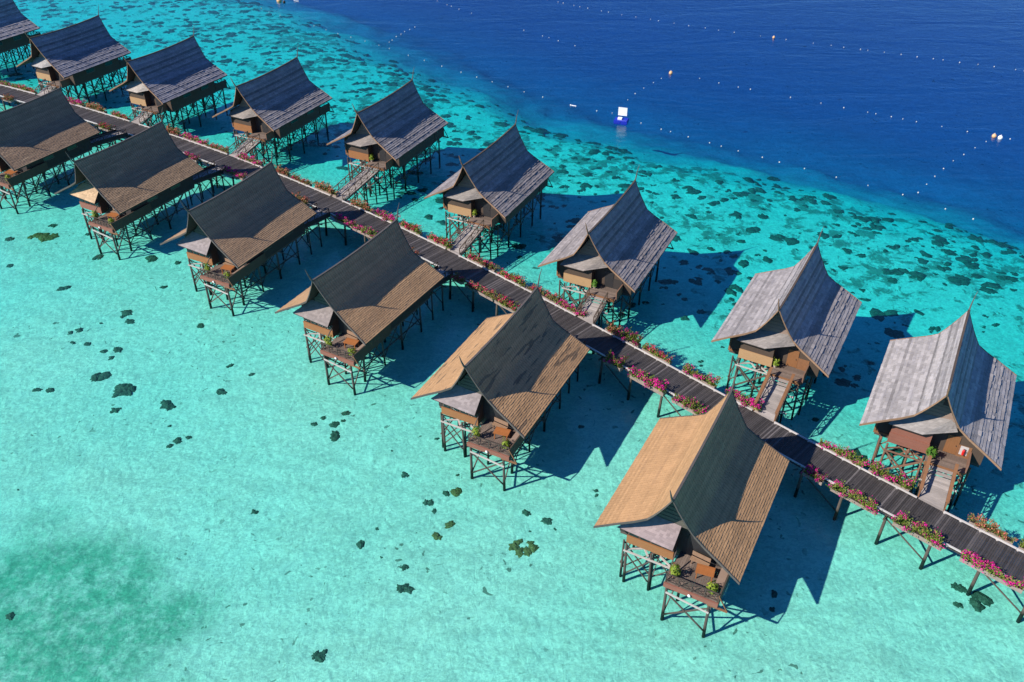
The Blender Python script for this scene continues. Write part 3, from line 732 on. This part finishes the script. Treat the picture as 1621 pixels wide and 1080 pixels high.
while s < S1:
    for off, sp in ((.25,-.25), (WID-.25,.25)):
        t_ = kerb_at(s, off, WALK-.26)[0]; f_ = kerb_at(s, off+sp, BED-.3)[0]
        mb = MB(); mb.tube([f_, t_], [.13,.11], 8); bput(mb, 'post', M['stilt'])
    a = kerb_at(s+.1, .1, .45)[0]; b = kerb_at(s+.1, WID-.3, WALK-.35)[0]; mb = MB(); mb.bar(a, b, .07, .1); bput(mb, 'brace', M['stilt'])
    if k % 2 == 0 and s+3.35 < S1:
        a = kerb_at(s, WID-.1, WALK-.45)[0]; b = kerb_at(s+3.35, WID, .35)[0]; mb = MB(); mb.bar(a, b, .07, .09); bput(mb, 'brace', M['stilt'])
    mb = MB(); mb.bar(kerb_at(s, -.2, WALK-.31)[0], kerb_at(s, WID+.3, WALK-.31)[0], .12, .14); bput(mb, 'cross_beam', M['rail_grey'])
    s += 3.35; k += 1

# ------------------------------------------------------------------ planted things
def leaf_quad(mb, p, n, size, rnd, asp=1.5):
    n = n.normalized(); a = n.cross(Vector((rnd.uniform(-1,1),rnd.uniform(-1,1),rnd.uniform(-1,1)))).normalized(); b = n.cross(a)
    l = size*asp; mb.face([p-a*l*.5, p+b*size*.45-a*l*.05, p+a*l*.5, p-b*size*.45-a*l*.05])
def shrub_mesh(seed, length, nl, nf, width, height):
    rnd = random.Random(seed); lf = MB(); fl = MB(); stm = MB()
    nst = int(length*10)
    for k in range(nst):
        x = rnd.uniform(-length/2, length/2); y = rnd.uniform(-.12,.12)
        h = height*rnd.uniform(.35,1.1)*(.75+.35*noise.noise((x*1.1, seed*3.1, 0))); bx, by = rnd.uniform(-.35,.35), rnd.uniform(-width,width)*.95
        p0 = Vector((x,y,.3)); p1 = Vector((x+bx*.4,y+by*.5,.3+h*.7)); p2 = Vector((x+bx,y+by,.3+h))
        stm.tube([p0,p1,p2], [.014,.01,.006], 4)
        n1_, n2_ = int(nl/nst), int(nf/nst*rnd.choice((0,.2,.5,1.0,1.6,2.6)))
        for q in range(n1_+n2_):
            t = rnd.uniform(.15,1.0) if q < n1_ else rnd.uniform(.62,1.08)
            c = (p0*(1-t)**2+p1*2*t*(1-t)+p2*t*t)+Vector((rnd.gauss(0,.12),rnd.gauss(0,.11),rnd.gauss(0,.07)))
            nn = Vector((rnd.gauss(0,.8),rnd.gauss(0,.8),rnd.uniform(.2,1.2)))
            leaf_quad(lf if q < n1_ else fl, c, nn, rnd.uniform(.07,.13) if q < n1_ else rnd.uniform(.08,.13), rnd, 1.5 if q < n1_ else 1.15)
    return lf, fl, stm
def trough_mesh(length):
    mb = MB(); h = length/2; w_ = .22
    mb.box(-h,h,-w_,-w_+.04,0,.34); mb.box(-h,h,w_-.04,w_,0,.34); mb.box(-h,-h+.04,-w_+.04,w_-.04,0,.34); mb.box(h-.04,h,-w_+.04,w_-.04,0,.34)
    mb.box(-h+.04,h-.04,-w_+.04,w_-.04,.0,.05)
    return mb
PL = 3.4
kinds = [  # name, flowers words, leaf mat, flower mat, counts
 ('dense magenta flowers', 'leaf', 'magenta', 950, 800, .62, .75), ('crimson flowers over green leaves', 'leaf', 'pinkred', 1150, 600, .6, .7),
 ('sparse salmon flowers and dry leaves', 'leaf_dry', 'coral_pink', 1100, 480, .6, .68), ('mostly yellow green leaves with few magenta flowers', 'leaf', 'magenta', 1400, 320, .6, .66),
 ('mixed magenta flowers and tall green shoots', 'leaf', 'magenta', 1400, 500, .7, .9), ('bright pink flowers over dry stems', 'leaf_dry', 'pinkred', 1000, 620, .6, .72)]
protos = []
for i, (nm, lm_, fm_, nl, nf, wd, ht) in enumerate(kinds):
    root = empty('flower_planter', (0,0,0))
    trough_mesh(PL).build('trough', M['trough'], root)
    mb = MB(); mb.box(-PL/2+.05, PL/2-.05, -.17, .17, .06, .3); mb.build('soil', M['soil'], root)
    lf, fl, stm = shrub_mesh(40+i, PL, nl, nf, wd, ht)
    lf.build('foliage', M[lm_], root, fix=False); tag(fl.build('flowers', M[fm_], root, fix=False), None, None, kind='stuff'); stm.build('stems', M['stem'], root, fix=False)
    protos.append(root)
FARP = [(4.7,8.9,3),(9.0,13.1,1),(19.5,23.3,0),(24.0,27.9,2),(29.2,32.6,1),(39.7,42.8,2),(43.6,48.2,0),(48.6,52.1,5),(54.4,58.5,0),(60.9,63.4,2),(64.1,67.3,5),(68.2,72.0,2),(74.4,77.9,2),(78.7,81.8,0),(82.5,85.7,1),(86.9,90.4,1),(92.9,96.8,5),(97.3,100.8,1),(101.4,105.2,5),(105.4,108.6,0),(111.3,113.1,2),(113.3,115.2,4),(115.6,118.7,1),(120.0,123.4,4),(124.7,127.8,0),(133.2,136.8,3),(137.4,140.6,4),(145.0,148.0,2),(148.4,151.0,1)]
NEARP = [(11.1,12.9,2),(31.4,33.7,1),(48.4,50.8,0),(56.0,59.6,0),(68.5,71.0,2),(76.0,78.9,0),(79.0,82.8,3),(87.5,89.0,2),(94.7,95.9,5),(96.4,100.3,5),(100.6,103.4,1),(114.4,116.2,4),(117.3,120.9,0),(121.8,124.6,3),(134.0,135.6,0),(136.3,139.9,4),(141.1,144.6,4),(145.8,149.9,0)]
short = ['dense magenta','crimson','sparse salmon','mostly green','tall mixed','dry pink']
used = set(); ordw = ['first','second','third','fourth','fifth','sixth','seventh','eighth']
def planters(table, off, ivs, nicks, side):
    mids = [(a+b)/2 for a, b in ivs]     # sorted left to right
    count = {}
    for s0, s1, kd in table:
        sm = (s0+s1)/2; gi = [i for i, mmm in enumerate(mids) if mmm < sm]
        gi = gi[-1] if gi else -1
        count[gi] = count.get(gi, 0)+1
        if gi >= 0: lab = '%s flower planter on %s kerb, %s right of %s gangway' % (short[kd], side, ordw[count[gi]-1], nicks[gi])
        else: lab = '%s flower planter on %s kerb by the left edge, %s from left' % (short[kd], side, ordw[count[gi]-1])
        p, d, n = kerb_at(sm, off, WALK-.12)
        if kd in used: o = copy_tree(protos[kd])
        else: o = protos[kd]; used.add(kd)
        o.location = p; flip = math.pi if (int(s0*10) % 2) else 0
        o.rotation_euler = (0, 0, math.atan2(d.y, d.x)+flip); vr = random.Random(int(s0*7)); o.scale = ((s1-s0)/PL, vr.uniform(.85,1.15), vr.uniform(.75,1.2))
        tag(o, lab, 'planter', 'flower planters along the boardwalk')
planters(FARP, -.34, far_iv, GREY_NICK[::-1], 'far')
planters(NEARP, WID+.34, near_iv, TAN_NICK[::-1], 'near')
for i, p_ in enumerate(protos):
    if i not in used:
        for ch in list(p_.children): bpy.data.objects.remove(ch)
        bpy.data.objects.remove(p_)

def pot_plant(loc, label, mat, potmat, h, seed, n=150):
    rnd = random.Random(seed); root = empty('potted_plant', loc); tag(root, label, 'potted plant', 'potted plants on the decks')
    mb = MB(); mb.tube([(0,0,0),(0,0,.12),(0,0,.3),(0,0,.34)], [.11,.15,.19,.17], 12); mb.build('pot', potmat, root)
    lf = MB()
    for k in range(n):
        a = rnd.uniform(0, 6.283); u = rnd.random()**.6; lob = 1+.45*noise.noise((math.cos(a)*1.4+seed, math.sin(a)*1.4, 0)); zz = rnd.random(); r = .34*u*lob*(1.1-.6*abs(zz-.45)); z = .30+h*lob*zz
        p = Vector((math.cos(a)*r, math.sin(a)*r, z)); leaf_quad(lf, p, Vector((math.cos(a),math.sin(a),.9+rnd.random())), rnd.uniform(.09,.16), rnd, 1.7)
    lf.build('foliage', mat, root, fix=False)
    sm = MB(); sm.tube([(0,0,.3),(.03,0,.34+h*.6)], [.025,.012], 5); sm.build('stem', M['stem'], root)
for i, t in enumerate(TANHUTS):
    pot_plant(to_world(t, (.85,-6.2,FLOOR)), 'tall potted plant at left veranda corner of the '+TAN_NICK[i], M['leaf_pot'], M['clay'], .85, 70+i, 170)
    pot_plant(to_world(t, (3.45,-6.3,FLOOR)), 'bushy potted plant at right veranda corner of the '+TAN_NICK[i], M['leaf_pot'], M['palepot'], .6, 90+i, 170)
for i in (0, 1, 2, 3, 4):
    pot_plant(to_world(GREYHUTS[i], (.42,-5.35 if i == 0 else -4.7,FLOOR)), 'leafy potted plant at the gangway top of the '+GREY_NICK[i], M['leaf_deep'] if i in (0,2) else M['leaf_pot'], M['palepot'], .75 if i == 0 else .6, 120+i, 240 if i == 0 else 110)
def make_table():
    r = empty('veranda_table', (0,0,0)); mb = MB()
    for k in range(5): mb.box(-.6,.6,-.4+k*.162,-.4+k*.162+.15,.62,.67)
    mb.build('tabletop', M['table'], r)
    for sx in (-1,1):
        for sy in (-1,1): mb = MB(); mb.bar((sx*.5,sy*.3,0),(sx*.5,sy*.3,.62),.07,.07); mb.build('leg', M['table'], r)
    return r
def make_bench():
    r = empty('veranda_bench', (0,0,0)); mb = MB()
    for k in range(3): mb.box(-.65,.65,-.18+k*.125,-.18+k*.125+.11,.38,.42)
    mb.build('seat', M['bench'], r)
    for sx in (-1,1): mb = MB(); mb.bar((sx*.5,-.15,0),(sx*.5,-.15,.38),.06,.06); mb.bar((sx*.5,.15,0),(sx*.5,.15,.38),.06,.06); mb.build('leg', M['bench'], r)
    mb = MB(); mb.box(-.65,.65,.2,.24,.5,.85); mb.build('backrest', M['bench'], r)
    return r
tb, bn = make_table(), make_bench()
for i, t in enumerate(TANHUTS):
    o = tb if i == 0 else copy_tree(tb); o.location = to_world(t, (2.6,-5.25,FLOOR)); o.rotation_euler = (0,0,R(t[3]+8)); tag(o, 'orange wooden table on the veranda of the '+TAN_NICK[i], 'table', 'tables on the verandas')
    o = bn if i == 0 else copy_tree(bn); o.location = to_world(t, (2.0,-4.5,FLOOR)); o.rotation_euler = (0,0,R(t[3]-6)); tag(o, 'slatted wooden bench on the veranda of the '+TAN_NICK[i], 'bench', 'benches on the verandas')
# fire extinguisher on the entry wall of the nearest grey bungalow
ex = empty('fire_extinguisher', to_world(GREYHUTS[0], (2.5,-4.12,FLOOR+.35)), R(-28.8)); tag(ex, 'red fire extinguisher on the entrance wall of the bungalow at the right edge', 'fire extinguisher')
mb = MB(); mb.tube([(0,0,0),(0,0,.03),(0,0,.42),(0,0,.5),(0,0,.53)], [.08,.1,.1,.05,.03], 12); mb.build('cylinder', M['red'], ex)
mb = MB(); mb.bar((-.06,-.02,.56),(.08,-.02,.58),.03,.04); mb.tube([(0,0,.53),(.12,-.03,.5),(.13,-.05,.25)], .012, 5); mb.build('handle', M['black'], ex)
mb = MB(); mb.box(-.28,.28,.125,.135,-.12,.72); mb.build('backing_board', M['kerb'], ex)

# ------------------------------------------------------------------ floats, raft, swimmers' buoys
def ball(r, mat, name, seg=8):
    mb = MB(); n = 5; mb.tube([(0,0,-r*math.cos(math.pi*k/n)) for k in range(n+1)], [max(.002, r*math.sin(math.pi*k/n)) for k in range(n+1)], seg)
    me = mb.mesh(name, [mat]); fixnormals(me); me.polygons.foreach_set('use_smooth', [True]*len(me.polygons)); return me
FL = ball(.085, M['float'], 'float')
LINES = [
 ('small white float on the long rope line furthest out in the deep blue water', 'floats on the furthest rope line', [(23.1,173.6),(25.7,172.2),(27.1,171.3),(29.8,169.8),(32.3,168.4),(35.1,167.0),(37.3,165.7),(39.9,164.5),(44.2,162.5),(48.3,160.5),(52.6,158.6),(55.4,157.4),(57.3,156.4),(59.9,155.4),(61.0,154.9),(63.5,153.9),(66.0,152.8),(68.3,151.6),(70.7,150.7),(72.1,150.1),(74.4,148.9),(77.1,148.0),(79.3,146.9),(82.2,145.5),(83.3,144.9),(6.7,184.9),(8.8,183.3),(9.8,182.6),(11.8,181.0),(12.9,180.1),(14.4,179.2),(16.9,177.4),(18.2,176.6),(20.6,175.0),(-15.1,183.6),(-13.0,181.0),(-12.1,180.0),(-10.5,178.1),(-8.0,175.5)]),
 ('small white float on the middle rope line across the deep blue water', 'floats on the middle rope line', [(1.9,165.1),(5.2,161.9),(6.3,160.9),(7.9,159.2),(10.7,156.5),(29.7,140.7),(32.4,138.7),(35.1,136.9),(36.8,136.0),(42.2,132.7),(46.2,130.4),(49.1,128.6),(52.1,126.9),(53.1,126.3),(55.0,125.2),(56.4,124.4),(58.0,123.4),(61.0,121.7),(63.9,119.9),(68.8,117.4)]),
 ('small white float on the rope line along the reef edge right of the blue raft', 'floats along the right reef edge', [(18.3,122.4),(20.9,120.2),(22.1,119.4),(24.3,117.6),(26.9,115.6),(28.3,114.5),(30.3,113.0),(33.1,111.0),(35.0,109.5),(37.8,107.6),(41.2,105.1),(44.5,102.8),(48.0,100.3),(51.8,96.6),(54.1,94.1)]),
 ('small white float on the short cross line between the pale buoys and the reef edge', 'floats on the right cross line', [(50.1,100.9),(52.0,103.2),(53.9,105.5),(55.9,107.8),(58.1,110.2),(60.3,112.2),(62.7,114.4),(65.1,116.5)]),
 ('small white float on the short line from the blue raft towards the orange buoy', 'floats by the raft', [(17.3,131.3),(18.7,133.9),(20.3,136.3),(22.1,138.7),(23.6,140.6)]),
 ('small white float on the rope line along the reef edge left of the blue raft', 'floats along the left reef edge', [(12.3,126.9),(14.5,126.1),(-17.7,151.1),(-14.8,148.6),(-11.7,145.8),(-8.4,143.0),(-5.8,140.8),(-3.3,138.7),(-0.8,136.6),(1.7,134.4),(4.5,132.3),(-48.6,178.0),(-46.6,175.5),(-44.0,173.3),(-36.5,167.2),(-33.9,164.8),(-31.4,162.6),(-28.8,160.6),(-26.0,158.5),(-23.3,156.3),(-21.3,154.6)]),
 ('small white float on the faint cross line running out from the left reef edge', 'floats on the left cross line', [(-21.7,158.0),(-21.3,159.1),(-20.8,161.1),(-20.1,162.5),(-19.6,164.0),(-18.8,165.2),(-18.0,166.7)])]
for lab, grp, pts in LINES:
    for x, y in pts:
        o = link('float', FL); o.location = (x, y, SEA+.03); k = random.uniform(.75,1.15); o.scale = (k*1.1, k*1.1, k); tag(o, lab, 'float', grp)
def buoy(x, y, r, mat, label):
    root = empty('buoy', (x,y,SEA+.12)); tag(root, label, 'buoy')
    link('body', ball(r, mat, 'body', 12), root); mb = MB(); mb.tube([(0,0,r*.95),(0,0,r*1.3)], .05, 6); mb.build('cap', M['white'], root)
buoy(25.4,142.9,.32,M['orange'],'large pale orange buoy at the corner of the rope lines out from the raft')
buoy(66.9,118.2,.32,M['orange'],'large orange and white buoy, left one of the pair at far right')
buoy(67.5,117.6,.34,M['white'],'large white buoy, right one of the pair at far right')
buoy(46.3,161.4,.25,M['orange'],'orange buoy on the furthest rope line of white floats')
buoy(-46.3,183.2,.55,M['orange'],'large orange buoy at the top edge above the reef drop off')
buoy(-45.1,182.1,.3,M['black'],'small black buoy beside the large orange buoy at the top edge')
for nm, lab, x, y, ang in (('float_bar','long white floating bar at the reef edge left of the raft',9.0,128.8,-25),('float_bar','long white floating bar near the top edge right of the orange buoy',-42.8,183.0,-8)):
    root = empty(nm, (x,y,SEA+.06), R(ang)); tag(root, lab, 'float', 'long floating bars')
    mb = MB(); mb.tube([(-.5,0,0),(.4,0,0)], .06, 8); mb.build('bar', M['white'], root)
    mb = MB(); mb.tube([(-.55,0,.02),(-.42,0,.02)], .11, 8); mb.build('knob', M['white'], root)
# raft with a white board
rf = empty('raft', (15.5,122.9,SEA), R(-18)); tag(rf, 'small blue floating raft carrying a blank white board at the reef edge', 'raft')
for sy in (-.52,0,.52):
    for sx in (-.5,.5):
        mb = MB(); mb.hexa([(sx-.44,sy-.22,-.15),(sx+.44,sy-.22,-.15),(sx+.44,sy+.22,-.15),(sx-.44,sy+.22,-.15),(sx-.48,sy-.25,.32),(sx+.48,sy-.25,.32),(sx+.48,sy+.25,.32),(sx-.48,sy+.25,.32)]); mb.build('pontoon', M['blue'], rf)
mb = MB(); mb.box(-.9,.9,-.68,.68,.325,.40); mb.build('platform', M['blue'], rf)
mb = MB(); mb.box(-.5,.1,-.35,.2,.405,.62); mb.build('gear_box', M['white'], rf)
mb = MB(); mb.box(.2,.7,-.74,-.70,-.1,.3); mb.build('fender', M['yellow'], rf)
mb = MB(); mb.box(-.62,.66,.45,.50,.75,1.95); mb.build('board', M['white'], rf)
for x in (-.5,.55): mb = MB(); mb.bar((x,.55,.4),(x,.55,1.9),.06,.06); mb.build('board_post', M['blue'], rf)

# ------------------------------------------------------------------ corals on the sand
m, nt, out = new_mat('coral'); g = G(nt)
oi = g.n('ObjectInfo'); tc = g.n('TexCoord'); geo = g.n('NewGeometry')
n1 = g.noise(geo.outputs['Position'], 5, 4, .65); n2 = g.noise(geo.outputs['Position'], 1.5, 2)
col = g.mix(1.0, oi.outputs['Color'], g.math('MULTIPLY_ADD', n1, 2.2, -.1), 'MULTIPLY'); col = g.mix(1.0, col, g.math('MULTIPLY_ADD', n2, .8, .6), 'MULTIPLY')
b = g.n('BsdfDiffuse', {'Color': col}); bp = g.n('Bump', {'Strength': .9, 'Distance': .15, 'Height': n1}); g.set(b, 'Normal', bp.outputs[0]); nt.links.new(b.outputs[0], out.inputs[0]); CORAL = m
def mound(mb, cx, cy, r, h, seed, z0, asp=1.0, rot=0.0, seg=26, rings=4):
    vs = []; fs = []
    ca, sa = math.cos(rot), math.sin(rot)
    for i in range(rings+1):
        u = i/rings
        for k in range(seg):
            a = 2*math.pi*k/seg; rad = r*(1-u*.97)*(1+.5*noise.noise((math.cos(a)*1.3+seed, math.sin(a)*1.3, seed*.7))+.38*noise.noise((math.cos(a)*3.0, math.sin(a)*3.0+seed, 2))+.25*noise.noise((math.cos(a)*6+seed, math.sin(a)*6, 4)))
            x, y = math.cos(a)*rad*asp, math.sin(a)*rad/asp
            z = h*math.sin(u*math.pi/2)*(1+.45*noise.noise((x*3/r*.6+seed, y*3/r*.6, seed)))
            vs.append((cx+x*ca-y*sa, cy+x*sa+y*ca, z0+z-(.06 if i == 0 else 0)))
    for i in range(rings):
        for k in range(seg): fs.append((i*seg+k, i*seg+(k+1)%seg, (i+1)*seg+(k+1)%seg, (i+1)*seg+k))
    fs.append(tuple(rings*seg+k for k in range(seg))); mb.poly(vs, fs)
HEADS = [(-53.7,90.5,1.76),(-57.3,89.7,.73),(-53.8,93.0,.57),(-54.6,83.9,.61),(-47.1,79.6,.72),(-49.0,91.1,.47),(-45.9,86.1,.75),(-39.6,85.9,1.17),(-36.7,84.8,.52),(-36.7,79.9,.49),(-38.8,75.1,.74),(-38.1,73.6,.66),(-39.1,74.4,.4),(-43.1,71.5,.4),(-42.4,71.9,.51),(-42.3,69.9,.37),(-40.7,69.7,.59),(-38.8,68.5,.51),(-37.4,68.8,.83),(-37.7,67.5,.44),(-37.7,64.7,.97),(-34.8,62.9,1.21),(-30.4,60.8,.93),(-34.7,60.0,.53),(-29.3,58.0,.25),(-28.0,56.1,.55),(-28.5,55.5,.39),(-27.2,56.5,.39),(-42.6,62.8,.56),(-41.4,62.7,.52),(-30.8,72.8,.58),(-26.2,66.5,.42),(-23.9,65.1,.35),(-26.1,62.6,.6),(-40.8,73.2,.27),(-34.0,38.4,.44),(-19.7,48.1,.35),(-12.5,35.4,.62),(-38.8,50.3,.16),(-14.4,59.7,.49),(-14.8,56.8,.67),(-15.3,58.2,.59),(-16.3,59.1,.35),(-16.9,58.2,.39),(-14.5,58.7,.29),(-6.3,56.5,.28),(-8.6,52.2,.45),(-4.1,50.4,.67),(-5.1,50.2,.4),(-6.4,49.1,.57),(-5.9,48.3,.31),(-4.6,46.9,.52),(-5.6,45.8,.49),(-11.1,44.9,.51),(-10.1,46.5,.22),(-9.4,43.7,.18),(-7.7,42.8,.4),(-7.5,40.8,.65),(.9,44.7,1.09),(1.2,48.1,.45),(2.6,47.3,.56),(3.3,46.5,.22),(1.4,46.3,.19),(6.7,50.5,.31),(6.7,50.0,.27),(-9.9,55.0,.19),(-4.3,52.2,.23),(6.0,58.1,.34),(18.4,40.6,.4),(18.0,39.3,.29),(31.6,41.2,.64),(32.5,40.1,.92),(31.0,39.8,.42)]
BROWN = {0, 47, 51, 52, 58}
ZONES = [('the upper left shallows', lambda x, y: x < -34 and y > 78), ('the left shallows', lambda x, y: x < -32 and y > 58), ('the sand below the orange table bungalow', lambda x, y: x < -20 and y > 52),
         ('the bottom left sand', lambda x, y: x < -10.5 and y < 52), ('the middle dark cluster', lambda x, y: x < -12), ('the sand below the streaked roof', lambda x, y: x < .2), ('sand left of the frontmost bungalow', lambda x, y: x < 8), ('the frontmost bungalow shade', lambda x, y: x < 25), ('the bottom right posts', lambda x, y: True)]
zone_of = [next(z for z, f in ZONES if f(x, y)) for x, y, r in HEADS]
ordn = ['leftmost','second from left','third from left','fourth from left','fifth from left','sixth from left','seventh from left','eighth from left','ninth from left','tenth from left','eleventh from left','twelfth from left','thirteenth from left','fourteenth from left','fifteenth from left','sixteenth from left','seventeenth from left','eighteenth from left','nineteenth from left','twentieth from left']
for i, (x, y, r) in enumerate(HEADS):
    mates = sorted((j for j in range(len(HEADS)) if zone_of[j] == zone_of[i]), key=lambda j: HEADS[j][0]/HEADS[j][1])
    pos = mates.index(i); word = ordn[pos] if pos < len(ordn) else 'rightmost but %d' % (len(mates)-1-pos)
    z0 = bed_z(x, y); mb = MB(); rr = random.Random(i)
    if i == 0: parts_ = [(-.9,.3,.75),(0,0,.9),(.9,-.1,.8),(.3,-.7,.6),(-1.5,-.2,.5)]
    elif i == 58: parts_ = [(-.65,.1,.55),(-.35,.5,.4),(.3,-.45,.5),(.7,0,.5),(.55,.4,.35),(-.3,-.45,.45)]
    elif r > .55: parts_ = [(rr.uniform(-.45,.45)*r, rr.uniform(-.35,.35)*r, r*rr.uniform(.5,.72)) for _ in range(4)]
    else: parts_ = [(0,0,r*.85),(rr.uniform(-.6,.6)*r, rr.uniform(-.5,.5)*r, r*.55)]
    for k, (px, py, q) in enumerate(parts_): mound(mb, px, py, q, min(.22, q*.3), i*3.1+k*1.7, 0, 1.15, rr.uniform(0,3))
    o = mb.build('coral', CORAL, smooth=True, fix=True); o.location = (x, y, z0-.02)
    o.color = (.22,.17,.06,1) if i in BROWN else (.09,.125,.08,1)
    size = 'large' if r > .85 else 'small' if r < .45 else 'mid sized'
    tag(o, '%s %s coral clump, %s at %s' % (size, 'brown' if i in BROWN else 'dark', word, zone_of[i]), 'coral', 'coral clumps on the lagoon sand')
# the reef flat beyond the boardwalk: countless low coral heads
mb = MB(); rnd = random.Random(99); made = 0; tries = 0
while made < 2400 and tries < 40000:
    tries += 1; x = rnd.uniform(-115, 95); y = rnd.uniform(40, 215)
    ang = abs(x)/max(1, y)
    if ang > .66: continue
    d = reef_density(x, y)*(.3+1.4*max(0, .5+1.1*noise.noise((x*.06, y*.06, 11))))
    if rnd.random() > d: continue
    r = rnd.choice((.2,.3,.4,.5,.6,.8,1.0))*rnd.uniform(.8,1.2); z0 = bed_z(x, y)-.03
    for k in range(rnd.choice((1,2,2,3))):
        mound(mb, x+rnd.uniform(-.8,.8)*r*(k > 0), y+rnd.uniform(-.6,.6)*r*(k > 0), r*rnd.uniform(.55,.9), min(.22, r*.2), rnd.uniform(0,90), z0, 1.2, rnd.uniform(0,3), 16, 3)
    made += 1
o = mb.build('coral_reef', CORAL, smooth=True); o.color = (.105,.13,.085,1)
tag(o, 'scattered dark coral heads across the turquoise reef flat behind the bungalows', 'reef', kind='stuff')
